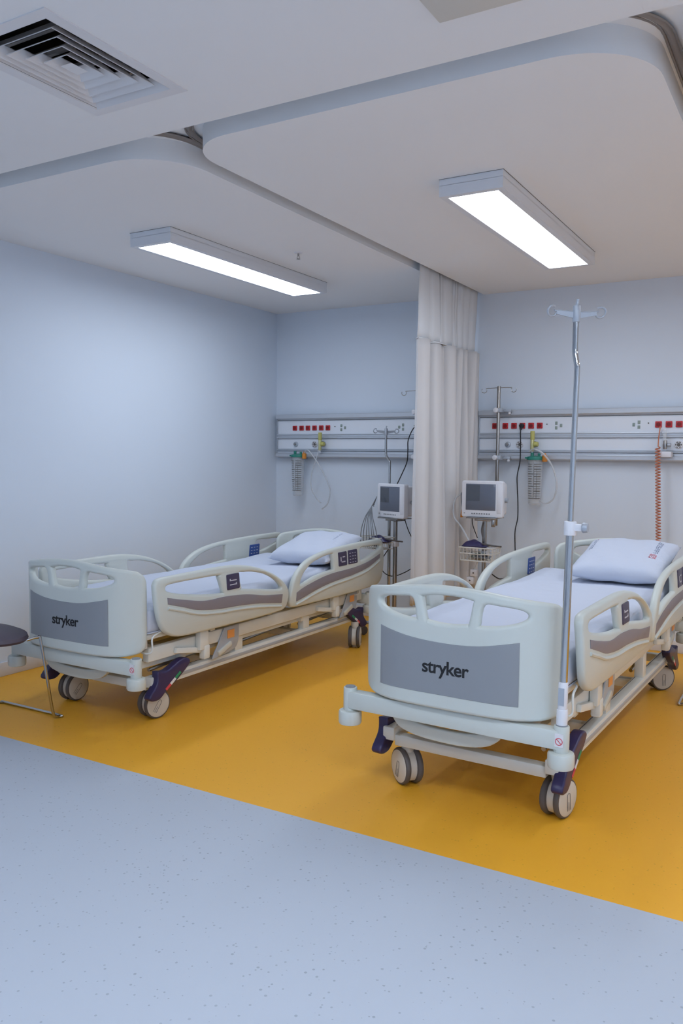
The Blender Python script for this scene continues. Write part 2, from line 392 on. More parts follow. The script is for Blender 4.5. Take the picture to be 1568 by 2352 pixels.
# ------------------------------------------------------------------ headwall panels
def headwall(x0, x1, label, sockets, data, outlets, pins):
    t = thing('headwall_panel', label, 'wall panel', ((x0 + x1) / 2, YB, 0), 0, 'headwall service panels'); cx = (x0 + x1) / 2
    X0, X1 = x0 - cx, x1 - cx
    def pf(poly, name, m):
        MB().prism(poly, lambda a, b, s: Vector((s, -a, b)), X0, X1).build(name, m, t, sharp=25)
    pf([(0, 1.655), (.030, 1.655), (.052, 1.662), (.055, 1.672), (.075, 1.672), (.078, 1.676), (.078, 1.706), (.074, 1.711), (.012, 1.711), (0, 1.705)], 'top_rail', M['alu'])
    pf([(0, 1.536), (.042, 1.536), (.045, 1.540), (.045, 1.652), (.042, 1.656), (0, 1.656)], 'socket_channel', M['hwpanel'])
    pf([(0, 1.500), (.050, 1.500), (.062, 1.504), (.062, 1.514), (.054, 1.518), (.054, 1.530), (.060, 1.534), (.058, 1.540), (0, 1.540)], 'middle_rail', M['alu'])
    pf([(0, 1.408), (.042, 1.408), (.045, 1.412), (.045, 1.496), (.042, 1.500), (0, 1.500)], 'gas_channel', M['hwpanel'])
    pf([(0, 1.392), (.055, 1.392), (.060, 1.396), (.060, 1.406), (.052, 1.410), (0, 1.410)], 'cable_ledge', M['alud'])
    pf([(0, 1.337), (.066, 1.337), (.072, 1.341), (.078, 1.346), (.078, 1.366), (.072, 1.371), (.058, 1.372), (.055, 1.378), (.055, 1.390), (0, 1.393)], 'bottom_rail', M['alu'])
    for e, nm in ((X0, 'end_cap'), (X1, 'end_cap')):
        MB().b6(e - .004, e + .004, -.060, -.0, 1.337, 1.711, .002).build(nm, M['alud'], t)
    for sx in sockets:
        o = MB(); o.b6(-.0215, .0215, -.010, 0, -.0215, .0215, .003); 
        for r0, r1 in ((.0175, .0150),):
            o.lathe([(r0, 0), (r0, .0015), (r1, .0015), (r1, .0005)], (0, -.010, 0), (0, -1, 0), 20)
        q = o.build('power_socket', M['red'], t, (sx - cx, -.045, 1.592))
        q2 = MB().lathe([(0, 0), (.0148, 0), (.0148, .0008), (0, .0008)], (0, -.010, 0), (0, -1, 0), 20); q2.build('recess', M['redd'], q)
        q3 = MB().cyl((-.006, -.011, 0), (-.006, -.0115, 0), .0022, seg=8).cyl((.006, -.011, 0), (.006, -.0115, 0), .0022, seg=8); q3.build('contact_holes', M['black'], q)
    for gx, dr in data:
        for dx, dz in ((0, .017), (0, -.017), (dr * .035, 0)):
            o = MB().b6(-.009, .009, -.004, 0, -.012, .012, .002); o.build('data_socket', M['greengrey'], t, (gx + dx - cx, -.045, 1.592 + dz))
    for px in pins:
        MB().cyl((0, 0, 0), (0, -.004, 0), .005, seg=12).build('earth_pin', M['grille'], t, (px - cx, -.045, 1.602))
    for ox, kind in outlets:
        if kind == 'vac':
            o = MB().lathe([(0, 0), (.028, 0), (.028, .008), (.024, .012), (.016, .012), (.015, .008), (0, .008)], (0, 0, 0), (0, -1, 0), 24).build('gas_outlet', M['white'], t, (ox - cx, -.045, 1.452), label='round white gas outlet with black core')
            q = MB()
            for a in range(6): q.box((.019 * math.cos(a * PI / 3), -.0125, .019 * math.sin(a * PI / 3)), (.011, .002, .006), RY(-a * PI / 3 + PI / 2))
            q.lathe([(0, 0), (.012, 0), (.010, .004), (0, .004)], (0, -.009, 0), (0, -1, 0), 16); q.build('ring_marks', M['grille'], o)
        else:
            o = MB().lathe([(0, 0), (.022, 0), (.021, .010), (.014, .014), (0, .014)], (0, 0, 0), (0, -1, 0), 20).build('gas_outlet', M['alud'], t, (ox - cx, -.045, 1.452))
            MB().cyl((0, -.013, 0), (0, -.030, 0), .009, seg=14).build('nipple', M['steel'], o)
    return t
headwall(-4.205, -2.435, 'headwall panel behind the bed beside the blank left wall', (-4.021, -3.951, -3.886, -3.818, -3.750, -3.683, -2.80), ((-3.552, 1), (-2.972, -1)), ((-4.01, 'air'), (-3.815, 'vac'), (-2.62, 'vac')), (-3.615, -2.87))
headwall(-2.316, -.545, 'headwall panel right of the pleated curtain, behind the bed with the tall pole', (-2.190, -2.108, -2.040, -1.975, -1.908, -1.843, -1.008, -.940, -.874, -.806, -.738), ((-1.720, 1), (-1.138, -1)), ((-2.085, 'air'), (-1.992, 'vac'), (-.872, 'vac')), (-1.790, -1.075))

# suction canisters, flow meters and tubes clipped to the rails
def canister(x, label, flip):
    t = thing('suction_canister', label, 'suction canister', (x, 5.99, 1.0), 0, 'clear suction canisters')
    b = MB().lathe([(0, .005), (.040, .005), (.046, .015), (.056, .33), (.058, .345), (.055, .345), (.050, .33), (.042, .018), (0, .012)], (0, 0, 0), (0, 0, 1), 28)
    b.build('jar', M['clear'], t)
    b = MB()
    for k in range(15):
        z = .055 + k * .018; r = .0475 + .0095 * z / .33 + .0012
        a0, a1 = (-142, -100 if k % 5 else -90)
        pts = [(r * math.cos(math.radians(a0 + (a1 - a0) * i / 6)), r * math.sin(math.radians(a0 + (a1 - a0) * i / 6)), z) for i in range(7)]
        b.tube(pts, .0019 if k % 5 else .0028, 4)
        pts = [(r * math.cos(math.radians(-82 + 52 * i / 6)), r * math.sin(math.radians(-82 + 52 * i / 6)), z) for i in range(7)]
        b.tube(pts, .0019 if k % 3 else .0028, 4)
    for a in (-85, -62):
        b.tube([(.053 * math.cos(math.radians(a)), .053 * math.sin(math.radians(a)), .05 + .27 * i / 6) for i in range(7)], .0016, 4)
    b.build('scale_marks', M['grille'], t)
    b = MB().lathe([(0, .338), (.064, .338), (.066, .345), (.062, .360), (.035, .368), (0, .370)], (0, 0, 0), (0, 0, 1), 28)
    b.cyl((-.02, -.02, .362), (-.02, -.02, .392), .012, seg=14).cyl((.025, .0, .362), (.025, 0, .386), .010, seg=14).box((-.055, -.02, .352), (.035, .02, .012), None, .003)
    b.build('lid', M['green'], t)
    b = MB().cyl((.074, -.02, .325), (.074, -.02, .372), .019, seg=16, bev=.004).cyl((.05, -.015, .35), (.075, -.02, .35), .009, seg=12).cyl((.074, -.02, .372), (.074, -.02, .386), .009, seg=12)
    b.build('valve', M['orange'], t)
    b = MB().b6(-.02, .02, .055, .118, .32, .385, .004); b.build('rail_clip', M['alud'], t)
    return t
canister(-3.935, 'clear suction canister with green lid under the left headwall panel', 1)
canister(-1.845, 'clear suction canister with green lid right of the hanging black cord', 1)
def hose(pts, label, group, r=.006, name='suction_tube', m='tube', k=8):
    return tag(MB().tube(smooth_loop(pts, k, closed=False), r, 8).build(name, M[m]), label, 'tube' if name == 'suction_tube' else 'cable', group)
hose([(-3.862, 5.97, 1.372), (-3.80, 5.93, 1.40), (-3.73, 5.93, 1.33), (-3.65, 5.95, 1.20), (-3.60, 5.97, 1.06), (-3.63, 5.98, .95), (-3.69, 5.99, .90)], 'clear tube looping from the orange valve under the left headwall panel', 'clear suction tubes')
hose([(-3.712, 5.96, 1.40), (-3.73, 5.95, 1.32), (-3.77, 5.95, 1.20), (-3.78, 5.96, 1.08), (-3.74, 5.98, .99), (-3.70, 5.99, .95)], 'clear tube hanging below the yellow flow meter on the left headwall panel', 'clear suction tubes', .005)
hose([(-1.880, 5.95, 1.40), (-1.83, 5.92, 1.415), (-1.76, 5.92, 1.375), (-1.70, 5.94, 1.28), (-1.675, 5.96, 1.16), (-1.70, 5.98, 1.06), (-1.76, 5.99, 1.02), (-1.81, 6.0, 1.04)], 'pale tube looping right of the suction canister behind the tall pole', 'clear suction tubes', .007)
def flowmeter(x, label):
    t = thing('flow_meter', label, 'flow meter', (x, 6.0, 1.455), 0, 'oxygen flow meters on the panels')
    MB().lathe([(0, 0), (.020, 0), (.022, .008), (.022, .028), (.016, .036), (0, .036)], (0, .062, 0), (0, -1, 0), 20).build('connector', M['steel'], t)
    b = MB().cyl((0, .0, -.055), (0, .0, .035), .014, seg=16, bev=.003).cyl((0, .03, 0), (0, 0, 0), .009, seg=12); b.build('valve_body', M['brass'], t)
    b = MB().cyl((0, 0, .030), (0, 0, .095), .0165, seg=16, bev=.003); b.build('flow_tube', M['yellow'], t)
    b = MB().cyl((.012, 0, -.002), (.045, -.004, -.002), .020, .017, seg=14, bev=.004); b.build('knob', M['yellow'], t)
    b = MB().cyl((0, -.0, -.075), (0, 0, -.053), .007, seg=10); b.build('hose_tail', M['white'], t)
    return t
flowmeter(-3.722, 'yellow green flow meter plugged into the left headwall panel')
flowmeter(-1.876, 'yellow green flow meter above the suction canister right of the curtain')
fr = thing('flow_meter', 'clear flow meter with steel valve above the orange coiled hose', 'flow meter', (-.950, 6.0, 1.45))
MB().cyl((0, .06, 0), (0, 0, 0), .016, seg=16, bev=.003).cyl((0, 0, -.03), (0, 0, .03), .013, seg=16, bev=.003).build('valve_body', M['steel'], fr)
MB().cyl((-.004, 0, .03), (-.004, 0, .105), .012, seg=16).build('flow_tube', M['clear'], fr)
MB().cyl((.014, 0, 0), (.038, 0, 0), .014, seg=14, bev=.003).build('knob', M['alud'], fr)
MB().b6(-.04, .045, -.03, .05, -.085, -.045, .006).build('humidifier_head', M['white'], fr)
# coiled hose
cp = [(-.993, 6.045, 1.575), (-.995, 6.01, 1.50), (-.990, 5.97, 1.44)]
N = 34 * 12
for i in range(N + 1):
    a = 2 * PI * i / 12; z = 1.43 - .70 * (i / N); w = .015
    cp.append((-.990 + .028 * (i / N) + w * math.cos(a), 5.955 + w * math.sin(a), z))
tag(MB().tube(cp, .0042, 6, caps=True).build('coiled_hose', M['coil']), 'orange coiled hose hanging from the panel behind the right pillow', 'hose')

# plugs and cords
def cord(pts, label, plug=None, r=.0042, m='blackcord', name='power_cord', group=None, cat='cord'):
    t = thing(name, label, cat, pts[0], 0, group); o = Vector(pts[0])
    MB().tube([p - o for p in smooth_loop(pts, 8, closed=False)], r, 8).build('cable', M[m], t)
    if plug: MB().cyl((0, .024, 0), (0, -.006, 0), .019, .016, seg=16, bev=.004).box((0, -.002, -.018), (.014, .02, .028), None, .004).build('plug', M[m], t)
    return t
cord([(-1.975, 6.030, 1.592), (-1.973, 6.015, 1.545), (-1.968, 6.01, 1.42), (-1.967, 6.0, 1.32), (-1.985, 6.0, 1.22), (-1.983, 6.0, 1.14), (-1.975, 6.0, 1.02), (-1.974, 6.0, .90), (-1.985, 5.98, .80), (-1.967, 5.94, .66), (-1.90, 5.75, .53), (-1.97, 5.65, .485), (-2.02, 5.60, .52)], 'black power cord hanging straight down from the right headwall panel', True)
cord([(-2.80, 6.030, 1.590), (-2.845, 6.01, 1.585), (-2.89, 6.0, 1.49), (-2.893, 6.0, 1.40), (-2.895, 5.99, 1.31), (-2.925, 5.95, 1.20), (-2.915, 5.80, 1.08), (-2.86, 5.62, 1.02)], 'black power cord running from the left headwall panel to the monitor beside the curtain', True)
cord([(-2.700, 5.56, .890), (-2.665, 5.56, .80), (-2.63, 5.60, .70), (-2.60, 5.62, .60), (-2.66, 5.60, .51), (-2.78, 5.56, .45), (-2.85, 5.52, .48), (-2.86, 5.50, .56), (-2.80, 5.50, .66)], 'thin black cord looping below the monitor stand beside the curtain', None, .0035)

# ------------------------------------------------------------------ IV poles
def hook_bar(mb, hw, z, r=.005, loop=.017, flat=False):
    for s in (-1, 1):
        pts = [(s * .012, 0, z), (s * (hw - loop * 1.6), 0, z + .004)]
        cx, cz = s * (hw - loop), z + .002
        for i in range(14):
            a = math.radians(175 + i * 24); pts.append((cx + s * loop * math.cos(a), .006 * math.sin(i * .5), cz + loop * math.sin(a)))
        mb.tube(smooth_loop(pts, 3, closed=False), r * (.75 if flat else 1), 8)
def wall_pole(x, y, label, zk=(1.705, 1.352), z0=.84, z1=1.885):
    t = thing('wall_drip_pole', label, 'drip pole', (x, y, 0), 0, 'steel drip poles clamped to the wall panels')
    MB().cyl((0, 0, z0), (0, 0, z1), .0125, seg=16, bev=.002).build('pole', M['steel'], t)
    g = MB()
    for s in (-1, 1):
        pts = [(s * .008, 0, z1 - .012), (s * .085, 0, z1 - .014)]
        for i in range(12):
            a = math.radians(140 + i * 23); pts.append((s * (.115 + .020 * math.cos(a)), 0, z1 - .028 + .020 * math.sin(a)))
        g.tube(smooth_loop(pts, 3, closed=False), .0026, 8)
    g.build('hook_bar', M['steel'], t)
    for z in zk:
        c = MB().b6(-.018, .030, -.018, .075, z - .016, z + .016, .004).b6(.030, .085, .03, .06, z - .012, z + .008, .003); c = c.build('rail_clamp', M['alud'], t)
        k = MB().lathe([(0, 0), (.018, 0), (.021, .004), (.019, .018), (.008, .022), (0, .022)], (-.012, -.018, z), (0, -1, 0), 7); k.build('knob', M['white'], c)
        MB().cyl((.07, .045, z - .028), (.07, .045, z - .005), .011, seg=12, bev=.002).build('screw_knob', M['white'], c)
    return t
wall_pole(-2.128, 5.96, 'steel drip pole with wire hooks clamped to the headwall panel right of the curtain')
wall_pole(-2.800, 5.96, 'steel drip pole whose wire hook shows just left of the curtain', (1.705, 1.352), 1.1, 1.885)
def bed_pole(x, y, z0, zc, z1, label, lean=(0, 0), yaw=0., socket=True, bend=(-.010, .20), hyaw=.72):
    t = thing('bed_drip_pole', label, 'drip pole', (x, y, 0), yaw, 'chrome drip poles standing in the bed corners')
    lx, ly = lean
    L = lambda z: Vector((lx * (z - z0), ly * (z - z0), z))
    MB().tube([L(z0), L(zc)], .0135, 16).build('outer_tube', M['chrome'], t)
    zb = z1 - bend[1]; off = Vector((bend[0] / 2.2, 0, 0))
    up = [L(zc)] + [L(zc + (zb - zc) * k / 4) for k in (1, 2, 3, 4)]
    up += [L(zb + .02) + off * .5, L(zb + .05) + off * 1.8, L(zb + .08) + off * 2.2, L(z1 - .04) + off * 2.2]
    MB().tube(smooth_loop(up, 4, closed=False), .0095, 14).build('inner_tube', M['chrome'], t)
    c = MB().cyl(L(zc - .028), L(zc + .020), .021, seg=18, bev=.003).box(L(zc) + Vector((.028, 0, 0)), (.03, .024, .024), None, .004).build('collar', M['white'], t)
    MB().lathe([(0, 0), (.016, 0), (.018, .004), (.015, .018), (0, .020)], L(zc) + Vector((.042, -.002, 0)), (1, 0, 0), 14).build('knob', M['alud'], c)
    h = MB(); e = L(z1) + off * 2.2
    hb = MB(); hook_bar(hb, .101, -.012, .0036, .0165)
    for s in (-1, 1): hb.prism([(.010, -.032), (.070, -.020), (.070, -.010), (.010, -.010)], lambda a, b, q: Vector((s * a, q, b)), -.003, .003)
    hb.move(lambda c: RZ(hyaw) @ c + e)
    hb.cyl(e - Vector((0, 0, .045)), e + Vector((0, 0, .010)), .013, seg=14, bev=.003).cyl(e + Vector((0, 0, .008)), e + Vector((.004, 0, .030)), .005, seg=8)
    hb.build('hook_bar', M['alud'], t)
    if socket:
        MB().cyl(L(z0 - .04), L(z0 + .035), .019, seg=18, bev=.003).cyl(L(z0 + .03), L(z0 + .13), .0165, seg=16, bev=.004).build('base_sleeve', M['white'], t)
        MB().b6(-.010, .010, -.0175, -.0155, z0 + .05, z0 + .11).build('sleeve_label', M['alud'], t)
    return t

# ------------------------------------------------------------------ monitors on stands
def monitor(x, y, z, yaw, label):
    t = thing('patient_monitor', label, 'monitor', (x, y, z), yaw, 'patient monitors on stands')
    w, h, d = .300, .255, .13
    b = plate(rrect(-w / 2, w / 2, 0, h, .016), [], .045, .006).move(lambda c: Vector((c.x, c.z + .0, c.y)))
    b.box((0, .075, h / 2), (w - .035, .11, h - .03), None, .018, 3)
    b.build('housing', M['white'], t)
    s = MB().b6(-.118, .100, -.0245, -.021, .050, .233, .002).build('screen', M['screen'], t)
    MB().b6(-.112, -.015, -.0250, -.0245, .115, .225).build('painted_reflection', M['screen2'], s)  # reflected zone painted on the glass as a darker patch
    k = MB()
    for i in range(8): k.b6(-.075 + i * .018, -.065 + i * .018, -.0245, -.021, .022, .030, .001)
    k.b6(-.132, -.122, -.0245, -.021, .024, .030, .001); k.build('buttons', M['greycable'], t)
    MB().b6(.108, .140, -.024, -.021, .03, .235, .002).build('control_strip', M['white'], t)
    MB().cyl((w / 2 - .02, .07, .12), (w / 2 + .006, .07, .12), .016, seg=12).build('side_knob', M['alud'], t)
    MB().b6(-w / 2 + .0, -w / 2 + .02, .03, .11, .05, .20, .004).build('port_block', M['alud'], t)
    return t
def stand(x, y, ztop, yaw, label, bx, by, bz, bw=.235, bd=.17, bh=.085):
    t = thing('monitor_stand', label, 'stand', (x, y, 0), yaw, 'monitor stands')
    MB().b6(-.11, .11, -.085, .085, ztop - .008, ztop, .003).b6(-.06, .06, -.05, .05, ztop - .026, ztop - .008, .004).build('platform', M['steel'], t)
    MB().cyl((0, 0, .09), (0, 0, ztop - .02), .0165, seg=18).build('post', M['steel'], t)
    b = MB().cyl((0, 0, .085), (0, 0, .12), .04, .03, seg=18, bev=.004)
    for k in range(5):
        a = 2 * PI * k / 5 + .3; b.box((.12 * math.cos(a), .12 * math.sin(a), .095), (.24, .03, .022), RZ(a), .006)
    b = b.build('base', M['steel'], t)
    for k in range(5):
        a = 2 * PI * k / 5 + .3; c = Vector((.23 * math.cos(a), .23 * math.sin(a), 0))
        MB().cyl(c + Vector((-.01, 0, .035)), c + Vector((.01, 0, .035)), .034, seg=16, bev=.004).cyl(c + Vector((0, 0, .05)), c + Vector((0, 0, .09)), .006, seg=8).build('caster', M['tyre'], t)
    # wire basket
    g = MB(); x0, x1, y0, y1 = bx - bw / 2, bx + bw / 2, by - bd / 2, by + bd / 2
    for z, r in ((bz, .0045), (bz - bh * .45, .0032), (bz - bh, .0036)):
        s = .012 * (bz - z) / bh
        g.tube([(x0 + s, y0 + s, z), (x1 - s, y0 + s, z), (x1 - s, y1 - s, z), (x0 + s, y1 - s, z)], r, 6, closed=True)
    for k in range(10):
        X = x0 + .006 + (x1 - x0 - .012) * k / 9
        g.tube([(X, y0, bz), (X, y0 + .012, bz - bh), (X, y1 - .012, bz - bh), (X, y1, bz)], .0022, 5)
    for k in range(8):
        Y = y0 + .006 + (y1 - y0 - .012) * k / 7
        g.tube([(x0, Y, bz), (x0 + .012, Y, bz - bh), (x1 - .012, Y, bz - bh), (x1, Y, bz)], .0024, 5)
    g.build('wire_basket', M['wire'], t)
    MB().b6(-.022, .022, -.022, .022, bz - .07, bz - .03, .004).b6(min(0, bx), max(.001, bx), -.008, .008, bz - .06, bz - .045).build('basket_clamp', M['white'], t)
    return t
stand(-2.045, 5.50, .935, 0, 'steel monitor stand with wire basket right of the pleated curtain', -.010, -.06, .728, .245, .17, .092)
monitor(-2.048, 5.46, .935, 0, 'white patient monitor standing right of the pleated curtain')
stand(-2.775, 5.56, .895, -.35, 'steel monitor stand with wire basket left of the pleated curtain', -.105, -.10, .745, .225, .17, .085)
monitor(-2.770, 5.50, .895, math.radians(-22), 'white patient monitor partly hidden by the left edge of the curtain')
MB_ = MB().cyl((0, 0, 0), (0, 0, .055), .014, seg=12, bev=.002)
tag(MB_.build('hand_switch', M['steel'], loc=(-1.965, 5.45, .872)), 'small steel cylinder hanging under the right end of the right monitor', 'connector')
# blood-pressure cuffs in the baskets
def cuff(x, y, z, label, s=1.):
    t = thing('pressure_cuff', label, 'cuff', (x, y, z), 0, 'dark pressure cuffs in the wire baskets')
    b = MB().grid(lambda u, v: Vector(((u - .5) * .17 * s, (v - .5) * .10, .052 * s * math.sin(PI * u) ** .7 * math.sin(PI * v) ** .5 * (1 - .45 * u) + .006 * math.sin(11 * u) * math.sin(7 * v))), 22, 14)
    b.grid(lambda u, v: Vector(((u - .5) * .17 * s, (v - .5) * .10, -.02 * math.sin(PI * u) ** .5 * math.sin(PI * v) ** .5)), 22, 14); b.build('cuff_fabric', M['purple'], t)
    MB().tube(smooth_loop([(.05 * s, -.02, .02), (.10 * s, -.03, .016), (.15 * s, -.01, .008), (.19 * s, .0, .006)], 6, closed=False), .006, 8).build('hose_end', M['tyre'], t)
    return t
cuff(-2.085, 5.43, .735, 'dark violet cuff heaped in the basket right of the curtain')
cuff(-2.850, 5.455, .722, 'dark cuff lying inside the basket left of the curtain', 1.0)
# leads hanging from monitors into baskets
for i, dx in enumerate((-.075, -.055, -.03, -.01, .012, .03, .05)):
    hose([(-2.90 - .004 * i, 5.49, 1.05 - .012 * i), (-2.915, 5.44, .98), (-2.915 + dx * .5, 5.41, .90), (-2.905 + dx, 5.40, .80 - .01 * (i % 3)), (-2.90 + dx * 1.2, 5.41, .69)], 'thin grey lead of the bundle hanging from the left monitor into its basket', 'monitor leads left of the curtain', .0032, 'monitor_lead', 'greycable')
def coil(x, y, z, label, m):
    pts = []
    for i in range(90):
        a = i * .42; k = .030 + .012 * math.sin(i * .31); pts.append((x + k * 1.6 * math.cos(a), y + k * math.sin(a), z + .028 * i / 90 + .004 * math.sin(i * 1.3)))
    return tag(MB().tube(pts, .0035, 6).build('coiled_lead', M[m]), label, 'cable', 'coiled leads in the wire baskets')
coil(-2.065, 5.445, .655, 'grey green coiled lead lying in the basket right of the curtain', 'greengrey')
coil(-2.035, 5.43, .650, 'dark coiled lead lying in the basket right of the curtain', 'greycable')
coil(-2.895, 5.455, .680, 'dark coiled lead lying in the basket left of the curtain', 'greycable')
hose([(-2.20, 5.54, 1.13), (-2.23, 5.52, 1.10), (-2.225, 5.50, 1.04), (-2.215, 5.50, .985)], 'short grey lead looping out of the left side of the right monitor', 'monitor lead at right monitor', .0035, 'monitor_lead', 'greycable')
tag(MB().cyl((0, 0, 0), (.004, 0, .055), .009, .006, seg=10, bev=.002).build('sensor_plug', M['orange'], loc=(-2.222, 5.50, .925)), 'small orange plug hanging left of the right monitor', 'plug')
hose([(-2.21, 5.54, 1.11), (-2.275, 5.52, 1.06), (-2.285, 5.50, .98), (-2.265, 5.48, .92), (-2.20, 5.45, .86), (-2.13, 5.42, .77)], 'pale air hose curving from the right monitor to the cuff in its basket', 'air hose at right monitor', .006, 'air_hose', 'tube')
hose([(-2.045, 5.47, .90), (-2.050, 5.455, .84), (-2.025, 5.44, .765)], 'dark air hose running down in front of the right stand post', 'air hose down the right post', .006, 'air_hose', 'tyre')
hose([(-2.14, 5.50, .93), (-2.12, 5.46, .88), (-2.075, 5.44, .79)], 'thin dark lead slanting down to the basket of the right stand', 'lead to the right basket', .003, 'monitor_lead', 'blackcord')
for x, z, l in ((-2.093, .545, 'upper of two white adapter boxes under the basket right of the curtain'), (-2.118, .490, 'lower of two white adapter boxes under the basket right of the curtain')):
    tt = thing('adapter_box', l, 'adapter', (x, 5.44, z), 0, 'white adapter boxes under the basket')
    MB().b6(-.024, .024, -.02, .02, -.024, .024, .004).build('case', M['white'], tt)
    MB().cyl((0, -.02, 0), (0, -.0215, 0), .006, seg=10).build('screw', M['grille'], tt)
    MB().tube([(0, 0, .02), (.01, .01, .06), (.02, .02, .09)], .003, 6).build('lead', M['wire'], tt)

# ------------------------------------------------------------------ hospital beds
def fv(u):                                    # plan curve of foot and head boards
    return -.045 + .128 * (abs(u) / .40) ** 5
def fmap(u, z, t):
    """board surface: t > 0 sticks out towards the outside (front)"""
    d = .128 * 5 * (abs(u) / .40) ** 4 / .40 * (1 if u > 0 else -1); n = Vector((d, -1, 0)).normalized()
    return Vector((u, fv(u), z)) + n * (t * 1.0)
FB_OUT = [(-.30, .4325), (-.15, .430), (0, .429), (.15, .430), (.30, .4325), (.36, .438), (.392, .455), (.402, .50), (.403, .62), (.403, .76), (.400, .805), (.388, .832), (.355, .850), (.20, .873), (.10, .883), (0, .887), (-.10, .883), (-.20, .873), (-.355, .850), (-.388, .832), (-.400, .805), (-.403, .76), (-.403, .62), (-.402, .50), (-.392, .455), (-.36, .438)]
FH1 = [(.145, .830), (.20, .832), (.27, .824), (.295, .810), (.292, .792), (.26, .776), (.20, .762), (.135, .756), (.130, .765)]
FH2 = [(-.098, .842), (-.04, .850), (.04, .850), (.098, .842), (.100, .832), (.086, .762), (.078, .756), (.03, .750), (-.03, .750), (-.078, .756), (-.086, .762), (-.100, .832)]
FR_OUT = [(.090, .755), (.098, .788), (.13, .806), (.23, .809), (.45, .812), (.66, .811), (.80, .798), (.93, .771), (1.07, .722), (1.175, .662), (1.222, .615), (1.234, .580), (1.226, .525), (1.195, .492), (1.12, .484), (.94, .482), (.68, .485), (.45, .488), (.27, .496), (.18, .525), (.128, .575), (.098, .66)]
FR_H1 = [(.165, .752), (.20, .768), (.38, .770), (.565, .768), (.578, .755), (.604, .682), (.594, .672), (.45, .684), (.285, .710), (.19, .733)]
FR_H2 = [(.748, .758), (.80, .760), (.87, .754), (.99, .728), (1.09, .684), (1.148, .636), (1.135, .622), (1.04, .632), (.937, .648), (.78, .670), (.768, .682)]
FR_ST = [(.168, .708), (.168, .708), (.285, .682), (.453, .653), (.624, .651), (.806, .636), (.98, .607), (1.16, .588), (1.16, .588), (1.155, .536), (1.155, .536), (.937, .566), (.745, .583), (.565, .592), (.398, .613), (.286, .644), (.170, .676), (.170, .676)]
HR_OUT = [(1.262, .600), (1.252, .550), (1.262, .505), (1.31, .484), (1.533, .479), (1.88, .475), (2.20, .478), (2.38, .486), (2.430, .51), (2.452, .56), (2.462, .66), (2.463, .76), (2.452, .795), (2.42, .812), (2.32, .815), (2.108, .814), (1.911, .809), (1.725, .801), (1.55, .782), (1.42, .750), (1.335, .706), (1.285, .655)]
HR_H1 = [(1.355, .618), (1.358, .638), (1.385, .676), (1.439, .710), (1.507, .738), (1.62, .760), (1.735, .769), (1.748, .760), (1.752, .680), (1.742, .668), (1.65, .662), (1.52, .648), (1.40, .622)]
HR_H2 = [(2.12, .771), (2.28, .773), (2.40, .770), (2.415, .755), (2.36, .735), (2.24, .706), (2.13, .690), (2.112, .702)]
HR_ST = [(1.312, .575), (1.312, .575), (1.40, .600), (1.56, .628), (1.728, .645), (2.014, .652), (2.218, .672), (2.40, .710), (2.40, .710), (2.39, .680), (2.39, .680), (2.219, .630), (2.015, .604), (1.728, .586), (1.54, .562), (1.40, .535), (1.315, .520), (1.315, .520)]

